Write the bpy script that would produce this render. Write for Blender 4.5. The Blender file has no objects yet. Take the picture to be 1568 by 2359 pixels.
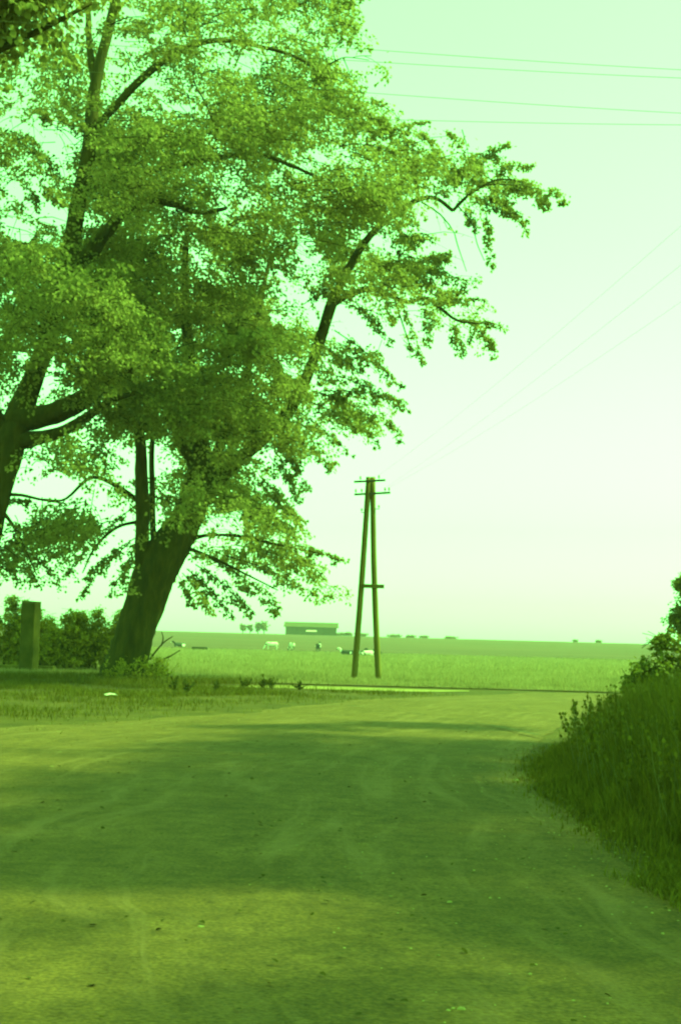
import bpy, bmesh, math, random
import numpy as np
from mathutils import Vector

rng = np.random.default_rng(7)
random.seed(7)
SC = bpy.context.scene
COL = SC.collection

# ------------------------------------------------------------------ camera
EYE = np.array([0.0, 0.0, 1.6])
FPX = 3279.0                        # focal length in photo units (photo taken as 1568 x 2359 units)
CU, CV = 784.0, 1179.5
PITCH, ROLL = math.atan(283.0 / FPX), math.radians(1.55)
F0 = np.array([0, math.cos(PITCH), math.sin(PITCH)])
U0 = np.array([0, -math.sin(PITCH), math.cos(PITCH)])
R0 = np.array([1.0, 0, 0])
RV = math.cos(ROLL) * R0 + math.sin(ROLL) * U0
UV = math.cos(ROLL) * U0 - math.sin(ROLL) * R0
cam_d = bpy.data.cameras.new('camera')
cam_d.lens = 50; cam_d.sensor_width = 36; cam_d.clip_end = 6000; cam_d.clip_start = 0.05
cam = bpy.data.objects.new('camera', cam_d); COL.objects.link(cam)
cam.location = EYE
from mathutils import Matrix
cam.rotation_euler = Matrix(((RV[0], UV[0], -F0[0]), (RV[1], UV[1], -F0[1]), (RV[2], UV[2], -F0[2]))).to_euler()
SC.camera = cam

# ------------------------------------------------------------------ sky, sun, exposure
SUN_EL, SUN_AZ = math.radians(50), math.radians(82)      # azimuth from +Y, positive = right
W = bpy.data.worlds.new('World'); SC.world = W; W.use_nodes = True
nt = W.node_tree; nt.nodes.clear()
sky = nt.nodes.new('ShaderNodeTexSky'); sky.sky_type = 'NISHITA'; sky.sun_disc = False
sky.sun_elevation = SUN_EL; sky.sun_rotation = SUN_AZ; sky.air_density = 1.0; sky.dust_density = 0.7; sky.ozone_density = 1.0
hs = nt.nodes.new('ShaderNodeHueSaturation'); hs.inputs['Saturation'].default_value = 0.10
mx = nt.nodes.new('ShaderNodeMix'); mx.data_type = 'RGBA'; mx.blend_type = 'MULTIPLY'; mx.inputs[0].default_value = 1.0
mx.inputs[7].default_value = (0.265, 1.0, 0.245, 1)         # the green cast of the faded slide
bg = nt.nodes.new('ShaderNodeBackground'); bg.inputs[1].default_value = 0.12
wo = nt.nodes.new('ShaderNodeOutputWorld')
nt.links.new(sky.outputs[0], hs.inputs['Color']); nt.links.new(hs.outputs[0], mx.inputs[6])
nt.links.new(mx.outputs[2], bg.inputs[0]); nt.links.new(bg.outputs[0], wo.inputs[0])
sl = bpy.data.lights.new('sun', 'SUN'); sl.energy = 2.5; sl.angle = math.radians(2.2); sl.color = (0.44, 1.0, 0.24)
sun = bpy.data.objects.new('sun', sl); COL.objects.link(sun)
sd = Vector((math.sin(SUN_AZ) * math.cos(SUN_EL), math.cos(SUN_AZ) * math.cos(SUN_EL), math.sin(SUN_EL)))
sun.rotation_euler = (-sd).to_track_quat('-Z', 'Y').to_euler()
sun.location = (90, -20, 100)
SC.view_settings.view_transform = 'Standard'; SC.view_settings.look = 'None'
SC.view_settings.gamma = 1.0; SC.view_settings.exposure = 2.32; SC.view_settings.use_curve_mapping = False
SC.render.engine = 'CYCLES'
SC.cycles.use_denoising = True
SC.cycles.max_bounces = 6; SC.cycles.transparent_max_bounces = 4; SC.cycles.volume_bounces = 1
SC.cycles.transmission_bounces = 4; SC.cycles.diffuse_bounces = 4
SC.cycles.filter_width = 2.2

# ------------------------------------------------------------------ pixel helpers
_ty = np.array([-80, 52, 100, 150, 225, 300, 400, 500, 600, 680, 800, 1000, 1400], float)
_tz = np.array([0, 0, -.55, -1.05, -1.4, -1.05, -.25, .55, 1.05, 1.0, -1.5, -6, -12], float)
_fy = np.linspace(-80, 1400, 1481); _fz = np.interp(_fy, _ty, _tz)
_k = np.ones(41) / 41; _fzs = np.convolve(np.pad(_fz, 20, mode='edge'), _k, mode='valid')
_fzs[_fy < 50] = 0.0
def zt(y): return np.interp(y, _fy, _fzs)
def ray(u, v):
    u = np.asarray(u, float); v = np.asarray(v, float)
    d = F0 + (u[..., None] - CU) / FPX * RV + (CV - v[..., None]) / FPX * UV
    return d
def at(u, v, y):
    """point seen at (u, v) standing y metres ahead"""
    d = ray(u, v); return EYE + d * (np.asarray(y, float) / d[..., 1])[..., None]
def gnd(u, v, z=0.0):
    d = ray(u, v); return EYE + d * ((z - EYE[2]) / d[..., 2])[..., None]

# ------------------------------------------------------------------ mesh helpers
def obj(name, V, F, mat=None, parent=None, smooth=False, mats=None, mi=None):
    me = bpy.data.meshes.new(name)
    V = np.asarray(V, np.float32)
    if isinstance(F, np.ndarray):
        n, k = F.shape
        me.vertices.add(len(V)); me.vertices.foreach_set('co', V.ravel())
        me.loops.add(n * k); me.loops.foreach_set('vertex_index', F.ravel().astype(np.int32))
        me.polygons.add(n)
        me.polygons.foreach_set('loop_start', np.arange(0, n * k, k, dtype=np.int32))
        me.polygons.foreach_set('loop_total', np.full(n, k, np.int32))
        me.update(calc_edges=True)
    else:
        me.from_pydata([tuple(map(float, v)) for v in V], [], F)
    for m in (mats or ([mat] if mat else [])): me.materials.append(m)
    if mi is not None: me.polygons.foreach_set('material_index', np.asarray(mi, np.int32))
    if smooth: me.polygons.foreach_set('use_smooth', np.ones(len(me.polygons), bool))
    me.update()
    o = bpy.data.objects.new(name, me); COL.objects.link(o)
    if parent is not None:
        o.parent = parent
        o.matrix_parent_inverse = Matrix.Translation(-Vector(parent.location)) if parent.rotation_euler.z == 0 else parent.matrix_basis.inverted()
    return o
def thing(name, label, cat, loc, group=None):
    o = bpy.data.objects.new(name, None); COL.objects.link(o); o.location = tuple(float(c) for c in loc)
    o.empty_display_size = 0.3
    return tag(o, label, cat, group)
def tag(o, label, cat, group=None):
    o['label'] = label; o['category'] = cat
    if group: o['group'] = group
    return o
def struct(o, label=None):
    o['kind'] = 'structure'
    if label: o['label'] = label
    return o
def stuff(o, label=None, cat=None):
    o['kind'] = 'stuff'
    if label: o['label'] = label
    if cat: o['category'] = cat
    return o
def box(c, s, rz=0.0, bev=0.0):
    """verts, faces of a bevelled box; c = centre, s = full sizes"""
    bm = bmesh.new(); bmesh.ops.create_cube(bm, size=1)
    for v in bm.verts: v.co = Vector((v.co.x * s[0], v.co.y * s[1], v.co.z * s[2]))
    if bev: bmesh.ops.bevel(bm, geom=bm.edges[:], offset=bev, segments=2, affect='EDGES', profile=0.6)
    bm.verts.index_update()
    ca, sa = math.cos(rz), math.sin(rz)
    V = [(v.co.x * ca - v.co.y * sa + c[0], v.co.x * sa + v.co.y * ca + c[1], v.co.z + c[2]) for v in bm.verts]
    F = [[v.index for v in f.verts] for f in bm.faces]
    bm.free(); return V, F
def merge(*vf):
    V, F = [], []
    for v, f in vf:
        o = len(V); V += [tuple(p) for p in v]; F += [[i + o for i in q] for q in f]
    return V, F
def spline(P, n):
    """Catmull-Rom through rows of P (any width)"""
    P = np.asarray(P, float)
    if len(P) == 2: return P[0] + (P[1] - P[0]) * np.linspace(0, 1, n)[:, None]
    Q = np.vstack([2 * P[0] - P[1], P, 2 * P[-1] - P[-2]])
    t = np.linspace(0, len(P) - 1 - 1e-6, n); i = t.astype(int); f = (t - i)[:, None]
    a, b, c, d = Q[i], Q[i + 1], Q[i + 2], Q[i + 3]
    return .5 * (2 * b + (c - a) * f + (2 * a - 5 * b + 4 * c - d) * f ** 2 + (3 * b - a - 3 * c + d) * f ** 3)
def tube(P, R, k=8, jit=0.0, lump=None):
    P = np.asarray(P, float); R = np.asarray(R, float); n = len(P)
    T = np.gradient(P, axis=0); T /= np.linalg.norm(T, axis=1)[:, None] + 1e-9
    ref = np.array([0, 0, 1.0]) if abs(T[:, 2]).mean() < .8 else np.array([0, 1.0, 0])
    A = np.cross(T, ref); A /= np.linalg.norm(A, axis=1)[:, None] + 1e-9
    B = np.cross(T, A)
    th = np.linspace(0, 2 * np.pi, k, endpoint=False)
    rr = R[:, None] * np.ones((1, k))
    if jit: rr = rr * (1 + rng.normal(0, jit, (n, k)))
    if lump is not None: rr = rr * lump(np.linspace(0, 1, n)[:, None], th[None, :])
    V = (P[:, None] + rr[..., None] * (np.cos(th)[None, :, None] * A[:, None] + np.sin(th)[None, :, None] * B[:, None])).reshape(-1, 3)
    F = []
    for i in range(n - 1):
        for j in range(k):
            F.append([i * k + j, i * k + (j + 1) % k, (i + 1) * k + (j + 1) % k, (i + 1) * k + j])
    F.append(list(range(k))[::-1]); F.append([(n - 1) * k + j for j in range(k)])
    return V.tolist(), F

# ------------------------------------------------------------------ materials
def mat(name, base, rough=0.9, var=None, scale=4.0, bump=0.0, bscale=30.0, detail=6.0, island=0.0, transl=0.0, coord='Object', stretch=None, spec=0.2):
    m = bpy.data.materials.new(name); m.use_nodes = True; n = m.node_tree; N = n.nodes; L = n.links
    N.clear(); out = N.new('ShaderNodeOutputMaterial'); b = N.new('ShaderNodeBsdfPrincipled')
    b.inputs['Roughness'].default_value = rough; b.inputs['Specular IOR Level'].default_value = spec
    col = None
    def rgb(c): return (c[0], c[1], c[2], 1)
    tc = N.new('ShaderNodeTexCoord'); vec = tc.outputs[coord]
    if stretch:
        mp = N.new('ShaderNodeMapping'); mp.inputs['Scale'].default_value = stretch; L.new(vec, mp.inputs[0]); vec = mp.outputs[0]
    if var:
        no = N.new('ShaderNodeTexNoise'); no.inputs['Scale'].default_value = scale; no.inputs['Detail'].default_value = detail; no.inputs['Roughness'].default_value = .62
        L.new(vec, no.inputs['Vector'])
        cr = N.new('ShaderNodeValToRGB'); L.new(no.outputs['Fac'], cr.inputs[0])
        cols = [base] + list(var)
        ps = np.linspace(.32, .68, len(cols))
        cr.color_ramp.elements[0].position = ps[0]; cr.color_ramp.elements[0].color = rgb(cols[0])
        cr.color_ramp.elements[1].position = ps[-1]; cr.color_ramp.elements[1].color = rgb(cols[-1])
        for p, c in zip(ps[1:-1], cols[1:-1]):
            e = cr.color_ramp.elements.new(p); e.color = rgb(c)
        col = cr.outputs[0]
    else:
        r = N.new('ShaderNodeRGB'); r.outputs[0].default_value = rgb(base); col = r.outputs[0]
    if island:
        g = N.new('ShaderNodeNewGeometry'); mr = N.new('ShaderNodeMapRange')
        mr.inputs['To Min'].default_value = 1 - island; mr.inputs['To Max'].default_value = 1 + island
        L.new(g.outputs['Random Per Island'], mr.inputs[0])
        h = N.new('ShaderNodeHueSaturation'); L.new(mr.outputs[0], h.inputs['Value']); L.new(col, h.inputs['Color']); col = h.outputs[0]
    L.new(col, b.inputs['Base Color'])
    if bump:
        bn = N.new('ShaderNodeTexNoise'); bn.inputs['Scale'].default_value = bscale; bn.inputs['Detail'].default_value = 6
        L.new(vec, bn.inputs['Vector'])
        bp = N.new('ShaderNodeBump'); bp.inputs['Strength'].default_value = 1.0; bp.inputs['Distance'].default_value = bump
        L.new(bn.outputs['Fac'], bp.inputs['Height']); L.new(bp.outputs[0], b.inputs['Normal'])
    sh = b.outputs[0]
    if transl:
        t = N.new('ShaderNodeBsdfTranslucent'); L.new(col, t.inputs[0])
        ms = N.new('ShaderNodeMixShader'); ms.inputs[0].default_value = transl
        L.new(b.outputs[0], ms.inputs[1]); L.new(t.outputs[0], ms.inputs[2]); sh = ms.outputs[0]
    L.new(sh, out.inputs[0]); return m

M = {}
M['leaf'] = mat('lime leaf', (.29, .25, .07), .8, island=.24, transl=.5, spec=.1)
M['hedge'] = mat('hedge leaf', (0.396, 0.308, 0.036), .75, island=.3, transl=.45)
M['far_leaf'] = mat('far tree leaf', (0.24, 0.17, 0.06), .8, island=.25, transl=.4)
M['twig'] = mat('twig bark', (0.048, 0.036, 0.0049), .9)
M['bark'] = mat('bark', (0.039, 0.0273, 0.0024), .95, var=[(0.0598, 0.04095, 0.0036), (0.0884, 0.0588, 0.006)], scale=5, bump=.05, bscale=9, stretch=(1, 1, .22))
M['pole'] = mat('weathered pole wood', (0.12, 0.085, 0.016), .9, var=[(0.162, 0.11, 0.0224), (0.204, 0.14, 0.032)], scale=6, bump=.006, bscale=30, stretch=(1, 1, .08))
M['iron'] = mat('dull iron', (.10, .09, .06), .6)
M['porcelain'] = mat('insulator porcelain', (.30, .28, .20), .3, spec=.5)
M['wire'] = mat('wire', (.11, .10, .04), .6)
M['bush'] = mat('bush leaf', (.17, .15, .02), .8, island=.3, transl=.4)
M['weed'] = mat('dock leaf', (.10, .085, .012), .85, island=.3, transl=.3)
M['grass'] = mat('verge grass blade', (0.125, 0.092, 0.0096), .85, island=.4, transl=.3)
M['meadow'] = mat('meadow grass blade', (.245, .185, .075), .85, var=[(.325, .245, .105), (.41, .305, .145)], scale=.35, detail=5, island=.25, transl=.45)
M['bankgrass'] = mat('tall bank grass blade', (0.1437, 0.105, 0.0104), .85, island=.4, transl=.3)
M['straw'] = mat('seed stem', (.17, .14, .05), .9, island=.3)
M['pasture'] = mat('pasture', (0.1092, 0.06935, 0.0286), .95, var=[(0.1323, 0.0836, 0.0352), (0.161, 0.09975, 0.0462)], scale=.35, bump=.15, bscale=3)
M['crop'] = mat('crop field', (.072, .037, .014), .95, var=[(.093, .048, .020), (.122, .060, .028)], scale=.035, bump=.1, bscale=1.2, stretch=(.5, 1.2, 1), detail=8)
M['ground'] = mat('verge soil and turf', (0.0504, 0.0291, 0.0024), .95, var=[(0.066, 0.0388, 0.004), (0.0864, 0.05044, 0.0064), (0.114, 0.06402, 0.0096)], scale=1.1, bump=.03, bscale=9, detail=9)
M['path'] = mat('pale sandy shoulder', (0.204, 0.15, 0.04), .95, var=[(0.276, 0.2, 0.06)], scale=1.5, bump=.01, bscale=12)
M['bank'] = mat('bank soil', (.05, .038, .005), .95, var=[(.085, .062, .009)], scale=2, bump=.04, bscale=8)
M['darkline'] = mat('dark line', (.045, .042, .01), .8, var=[(.065, .06, .015)], scale=3)
M['stone'] = mat('pale stone', (.24, .19, .06), .9, island=.4)
M['concrete'] = mat('old concrete', (0.108, 0.08, 0.0144), .95, var=[(0.144, 0.11, 0.0208), (0.18, 0.135, 0.0288)], scale=3, bump=.008, bscale=20)
M['plaster'] = mat('pillar render', (.062, .048, .006), .95, var=[(.09, .067, .01), (.12, .088, .015)], scale=2.2, bump=.01, bscale=16)
M['barn_wall'] = mat('barn boards', (.075, .058, .02), .95, var=[(.11, .085, .032)], scale=1.2, stretch=(6, 1, .3))
M['barn_roof'] = mat('barn roof', (.07, .055, .018), .9, var=[(.09, .07, .026)], scale=.6)
M['pale_wood'] = mat('pale sheeting', (.40, .36, .24), .8, var=[(.52, .47, .32)], scale=1.5)
M['paper'] = mat('paper', (.72, .68, .5), .8)

# road: worn asphalt under dust, pale streaks painted for dusty tracks and sunlit gaps, gravelly edges
def road_mat():
    m = mat('dusty road', (.098, .052, .009), .92, var=[(.118, .063, .013), (.148, .078, .019)], scale=.9, bump=.012, bscale=45, detail=8)
    n = m.node_tree; N = n.nodes; L = n.links
    b = next(x for x in N if x.type == 'BSDF_PRINCIPLED'); src = b.inputs['Base Color'].links[0].from_socket
    tc = next(x for x in N if x.type == 'TEX_COORD')
    fine = N.new('ShaderNodeTexNoise'); fine.inputs['Scale'].default_value = 38; fine.inputs['Detail'].default_value = 4; L.new(tc.outputs['Object'], fine.inputs['Vector'])
    mr = N.new('ShaderNodeMapRange'); mr.inputs['From Min'].default_value = .3; mr.inputs['From Max'].default_value = .7; mr.inputs['To Min'].default_value = .6; mr.inputs['To Max'].default_value = 1.4; L.new(fine.outputs['Fac'], mr.inputs[0])
    h = N.new('ShaderNodeHueSaturation'); L.new(mr.outputs[0], h.inputs['Value']); L.new(src, h.inputs['Color'])
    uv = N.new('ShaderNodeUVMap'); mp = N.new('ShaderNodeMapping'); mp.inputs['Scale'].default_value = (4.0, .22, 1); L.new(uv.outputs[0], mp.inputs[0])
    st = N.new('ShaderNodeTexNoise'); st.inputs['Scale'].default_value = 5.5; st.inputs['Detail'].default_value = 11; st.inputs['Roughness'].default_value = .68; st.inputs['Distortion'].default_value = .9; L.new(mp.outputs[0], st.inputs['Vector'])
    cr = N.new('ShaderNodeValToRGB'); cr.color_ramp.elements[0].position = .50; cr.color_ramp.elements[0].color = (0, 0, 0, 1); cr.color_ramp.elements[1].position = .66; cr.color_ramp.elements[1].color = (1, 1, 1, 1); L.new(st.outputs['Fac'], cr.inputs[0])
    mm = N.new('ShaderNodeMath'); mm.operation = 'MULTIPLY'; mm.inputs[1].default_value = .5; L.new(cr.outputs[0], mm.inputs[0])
    md = N.new('ShaderNodeTexNoise'); md.inputs['Scale'].default_value = 6; md.inputs['Detail'].default_value = 9; md.inputs['Roughness'].default_value = .7; L.new(tc.outputs['Object'], md.inputs['Vector'])
    m2 = N.new('ShaderNodeMapRange'); m2.inputs['From Min'].default_value = .34; m2.inputs['From Max'].default_value = .66; m2.inputs['To Min'].default_value = .72; m2.inputs['To Max'].default_value = 1.3; L.new(md.outputs['Fac'], m2.inputs[0])
    mv = N.new('ShaderNodeMath'); mv.operation = 'MULTIPLY'; L.new(mr.outputs[0], mv.inputs[0]); L.new(m2.outputs[0], mv.inputs[1]); L.new(mv.outputs[0], h.inputs['Value'])
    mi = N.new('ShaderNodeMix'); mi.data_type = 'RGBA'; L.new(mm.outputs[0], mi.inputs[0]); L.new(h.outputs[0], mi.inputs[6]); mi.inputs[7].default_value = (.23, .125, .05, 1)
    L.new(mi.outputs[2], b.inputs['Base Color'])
    return m
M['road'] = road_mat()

# ------------------------------------------------------------------ ground, fields, road
def sheet(name, ys, xf, m, dz=0.0, hf=None):
    xs0 = xf(ys); V = []; nx = xs0.shape[1]
    for i, y in enumerate(ys):
        for x in xs0[i]: V.append((x, y, float(zt(y)) + dz + (hf(x, y) if hf else 0)))
    n = len(ys); F = [[i * nx + j, i * nx + j + 1, (i + 1) * nx + j + 1, (i + 1) * nx + j] for i in range(n - 1) for j in range(nx - 1)]
    return obj(name, V, F, m, smooth=True)
gx = np.concatenate([np.linspace(-900, -60, 12), np.linspace(-40, 40, 33), np.linspace(60, 900, 12)])
gy = np.concatenate([np.linspace(-60, 60, 61), np.linspace(64, 300, 60), np.linspace(310, 800, 50), np.linspace(830, 1300, 16)])
struct(sheet('ground', gy, lambda ys: np.tile(gx, (len(ys), 1)), M['ground']))
PY0, PY1 = 45.2, 232.0
fy = np.concatenate([np.linspace(PY0, 60, 14), np.linspace(64, PY1, 44)])
struct(sheet('pasture', fy, lambda ys: np.tile(gx, (len(ys), 1)), M['pasture'], .03))
fy2 = np.concatenate([np.linspace(PY1, 800, 72), np.linspace(830, 1290, 14)])
struct(sheet('crop_field', fy2, lambda ys: np.tile(gx, (len(ys), 1)), M['crop'], .16))

def strip(name, Lp, Rp, m, z, nx=7, n=60, crown=0.0, parent=None):
    A = np.asarray(Lp) if len(Lp) == n else spline(Lp, n); B = np.asarray(Rp) if len(Rp) == n else spline(Rp, n); V = []; UVs = []
    s = np.concatenate([[0], np.cumsum(np.linalg.norm(np.diff((A + B) / 2, axis=0), axis=1))])
    for i in range(n):
        for j in range(nx):
            f = j / (nx - 1); p = A[i] * (1 - f) + B[i] * f
            V.append((p[0], p[1], z + crown * (1 - (2 * f - 1) ** 2))); UVs.append((f, s[i] * .2))
    F = [[i * nx + j, i * nx + j + 1, (i + 1) * nx + j + 1, (i + 1) * nx + j] for i in range(n - 1) for j in range(nx - 1)]
    o = obj(name, V, F, m, smooth=True, parent=parent)
    uvl = o.data.uv_layers.new(name='UVMap')
    for l in o.data.loops: uvl.data[l.index].uv = UVs[l.vertex_index]
    return o
def gp(pts): return np.array([gnd(u, v)[:2] for u, v in pts])
ledge = np.vstack([[[-6.5, -14], [-7.5, 4]], gp([(-420, 1722), (-100, 1690), (160, 1670), (400, 1652), (560, 1636), (720, 1622), (900, 1608), (1100, 1602), (1400, 1600)]), [[24, 44.5], [50, 46]]])
redge = np.vstack([[[3.6, -14], [3.2, 3]], gp([(1640, 2130), (1330, 1900), (1200, 1790), (1215, 1722), (1300, 1672), (1420, 1650)]), [[14, 35.5], [24, 38.5], [50, 39.5]]])
def resamp(P, n):
    d = np.concatenate([[0], np.cumsum(np.linalg.norm(np.diff(P, axis=0), axis=1))]); d /= d[-1]
    S = spline(P, 300); ds = np.concatenate([[0], np.cumsum(np.linalg.norm(np.diff(S, axis=0), axis=1))]); ds /= ds[-1]
    t = np.linspace(0, 1, n); return np.stack([np.interp(t, ds, S[:, k]) for k in range(2)], 1)
def ragged(P, amp):
    n = len(P); d = np.gradient(P, axis=0); nn = np.stack([-d[:, 1], d[:, 0]], 1); nn /= np.linalg.norm(nn, axis=1)[:, None]
    t = np.arange(n); o = np.zeros(n)
    for f, a in [(.05, 1), (.17, .6), (.43, .4), (1.1, .3)]: o += a * np.sin(t * f + rng.uniform(0, 6)) * rng.uniform(.6, 1.2, n)
    return P + nn * (o * amp)[:, None]
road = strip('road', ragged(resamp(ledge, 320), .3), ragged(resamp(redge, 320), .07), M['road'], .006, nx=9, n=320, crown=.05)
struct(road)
shoulder = strip('path', gp([(520, 1584), (640, 1586), (800, 1591), (960, 1595), (1080, 1594)]), gp([(520, 1582), (640, 1580), (800, 1584), (960, 1589), (1080, 1592)]), M['path'], .012, nx=3, n=40)
struct(shoulder)
# thin dark strip slanting across the road at the bend
sm = np.array([gnd(u, v)[:2] for u, v in [(748, 1628), (860, 1638), (980, 1655), (1110, 1675), (1245, 1703)]])
smn = spline(sm, 40); wv = .10 + .05 * np.sin(np.arange(40) * 1.3) * rng.uniform(.3, 1, 40)
dline = strip('dark_line', np.column_stack([smn[:, 0] - .05, smn[:, 1] + wv]), np.column_stack([smn[:, 0] + .05, smn[:, 1] - wv]), M['darkline'], .064, nx=2, n=40, parent=road)

# right-hand bank
XE = lambda y: np.interp(y, [-10, 4, 6, 8, 10, 12, 16, 19, 22, 25, 29, 36], [4.6, 4.4, 3.9, 3.2, 2.7, 2.5, 2.55, 2.95, 3.8, 5.2, 8, 14])
def sst(a): a = np.clip(a, 0, 1); return a * a * (3 - 2 * a)
def bankh(x, y):
    return .46 * sst((x - XE(y)) / 1.5) * sst((30 - y) / 6.0) + .05 * math.sin(x * 2.1 + y) * sst((x - XE(y)) / 2)
by = np.linspace(-10, 30, 61)
struct(sheet('bank', by, lambda ys: np.stack([np.linspace(XE(y) - .05, XE(y) + 14, 29) for y in ys]), M['bank'], .008, hf=lambda x, y: float(bankh(x, y))))

# ------------------------------------------------------------------ foliage machinery
LEAF_V = np.array([[0, 0, 0], [.42, .22, .05], [.36, .62, .04], [0, 1.0, -.10], [-.36, .62, .04], [-.42, .22, .05]])
LEAF_F = np.array([[0, 1, 2, 3], [0, 3, 4, 5]])
def nrm(a): return a / (np.linalg.norm(a, axis=-1, keepdims=True) + 1e-9)
def leaves(P, axis, normal, size, wid=.95):
    n = len(P); Y = nrm(axis); X = nrm(np.cross(Y, normal)); Z = np.cross(X, Y)
    size = np.asarray(size)[:, None, None]
    V = P[:, None] + size * (LEAF_V[None, :, 0:1] * wid * X[:, None] + LEAF_V[None, :, 1:2] * Y[:, None] + LEAF_V[None, :, 2:3] * Z[:, None])
    F = (LEAF_F[None] + (np.arange(n) * 6)[:, None, None]).reshape(-1, 4)
    return V.reshape(-1, 3), F
def thin_tubes(S, C, E, r0, r1):
    """3-sided tapered curved twigs from S through C to E (arrays)"""
    n = len(S); t = np.array([0, .35, .7, 1.0])
    P = ((1 - t) ** 2)[None, :, None] * S[:, None] + (2 * t * (1 - t))[None, :, None] * C[:, None] + (t ** 2)[None, :, None] * E[:, None]
    T = nrm(E - S); A = nrm(np.cross(T, np.array([.3, .2, 1.0]))); B = np.cross(T, A)
    r = (np.asarray(r0)[:, None] * (1 - t) + np.asarray(r1)[:, None] * t)
    th = np.arange(3) * 2 * np.pi / 3
    V = P[:, :, None] + r[:, :, None, None] * (np.cos(th)[None, None, :, None] * A[:, None, None] + np.sin(th)[None, None, :, None] * B[:, None, None])
    q = []
    for i in range(3):
        for j in range(3): q.append([i * 3 + j, i * 3 + (j + 1) % 3, i * 3 + 3 + (j + 1) % 3, i * 3 + 3 + j])
    F = (np.array(q)[None] + (np.arange(n) * 12)[:, None, None]).reshape(-1, 4)
    return V.reshape(-1, 3), F
def spray_leaves(S, E, wid, per, lsize, sag=.18, thick=.5, hang=.55):
    """S,E: (n,3) twig start/tip; wid: (n,) half width in m; per: (n,) leaves per twig"""
    n = len(S); L = np.linalg.norm(E - S, axis=1)
    C = (S + E) / 2 + np.array([0, 0, 1.0]) * (sag * L)[:, None]
    idx = np.repeat(np.arange(n), per); m = len(idx)
    nc = 6; cl = rng.integers(0, nc, m); ct = np.sort(rng.uniform(.1, 1, (n, nc)) ** .8, axis=1); cA = rng.normal(0, .55, (n, nc)); cB = rng.normal(0, .5, (n, nc))
    t = np.clip(ct[idx, cl] + rng.normal(0, .085, m), .02, 1.03)
    P = ((1 - t) ** 2)[:, None] * S[idx] + (2 * t * (1 - t))[:, None] * C[idx] + (t ** 2)[:, None] * E[idx]
    T = nrm(E - S)[idx]; A = nrm(np.cross(T, np.tile(np.array([0, 0, 1.0]), (m, 1)) + rng.normal(0, .25, (m, 3)))); B = np.cross(A, T)
    w = wid[idx] * (1.05 - .55 * t ** 3)
    la = np.clip(cA[idx, cl] + rng.normal(0, .36, m), -1.3, 1.3); lb = np.clip(cB[idx, cl] + rng.normal(0, .36, m), -1.3, 1.3)
    P = P + A * (la * w)[:, None] + B * (lb * w * thick)[:, None]
    P[:, 2] -= np.abs(la) * w * .35
    ax = T * .6 + A * (np.sign(la) * .6)[:, None] + np.array([0, 0, -1.0]) * hang + rng.normal(0, .45, (m, 3))
    nor = np.array([0, 0, 1.0]) * .75 + T * .45 + rng.normal(0, .5, (m, 3))
    sz = lsize * rng.uniform(.65, 1.2, m)
    V, F = leaves(P, ax, nor, sz)
    TV, TF = thin_tubes(S, C, E, np.clip(.012 * L, .006, .03), np.full(n, .003))
    return V, F, TV, TF
def in_poly(pts, poly):
    x, y = pts[:, 0], pts[:, 1]; inside = np.zeros(len(pts), bool); n = len(poly)
    for i in range(n):
        x1, y1 = poly[i]; x2, y2 = poly[(i + 1) % n]
        c = ((y1 > y) != (y2 > y)) & (x < (x2 - x1) * (y - y1) / (y2 - y1 + 1e-12) + x1); inside ^= c
    return inside
def poly_area(p):
    p = np.asarray(p, float); q = np.roll(p, -1, 0); return abs((p[:, 0] * q[:, 1] - q[:, 0] * p[:, 1]).sum()) / 2
def crown_obj(name, parts, parent, leafm, twigm):
    Vs, Fs, mi, off = [], [], [], 0
    for (V, F, k) in parts:
        Vs.append(V); Fs.append(F + off); mi.append(np.full(len(F), k, np.int32)); off += len(V)
    return obj(name, np.vstack(Vs), np.vstack(Fs), parent=parent, mats=[leafm, twigm], mi=np.concatenate(mi))

HOLES = [
 [(55,285),(74,264),(120,264),(132,291),(196,294),(193,343),(172,362),(135,368),(98,343),(74,313),(40,307),(0,300),(0,275)],
 [(92,377),(181,395),(150,412),(110,400)],
 [(0,383),(18,408),(61,440),(120,441),(150,478),(160,522),(120,522),(70,490),(45,460),(0,440)],
 [(0,496),(28,490),(55,518),(83,527),(67,564),(52,562),(0,539)],
 [(55,487),(86,478),(159,478),(150,518),(132,524),(98,515)],
 [(83,548),(122,545),(122,566),(85,567)],
 [(28,812),(66,815),(55,849)], [(89,910),(104,861),(123,818),(126,849),(123,892),(101,910)],
 [(43,1060),(110,1063),(125,1080),(60,1110),(35,1100)],
 [(92,1125),(117,1088),(147,1094),(178,1121),(172,1143),(147,1158),(107,1146)],
 [(30,172),(62,182),(62,215),(35,215)], [(280,15),(340,30),(335,50),(285,40)], [(335,90),(385,60),(395,70),(370,92)],
 [(385,250),(455,240),(455,262),(390,258)], [(255,150),(295,165),(290,172),(255,165)],
 [(775,345),(798,345),(815,370),(795,372)], [(690,545),(715,545),(730,570),(700,600),(680,580)], [(700,595),(745,590),(730,612),(700,612)],
 [(635,618),(655,630),(655,648),(640,640)], [(622,720),(660,740),(625,745)], [(640,815),(665,840),(690,850),(680,880),(665,870),(645,840)],
 [(765,715),(800,712),(805,760),(780,765),(765,745)], [(812,812),(850,830),(885,865),(935,905),(880,880),(835,890),(820,850)],
 [(730,920),(690,1000),(700,990),(760,940)], [(870,730),(915,770),(985,830),(920,880),(860,790)],
 [(985,500),(1040,495),(1090,530),(1100,620),(1050,620),(990,560)], [(470,1192),(560,1175),(560,1245),(500,1240)],
 [(210,1180),(300,1180),(310,1240),(240,1250)], [(370,470),(420,475),(425,492),(385,490)],
]
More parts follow.
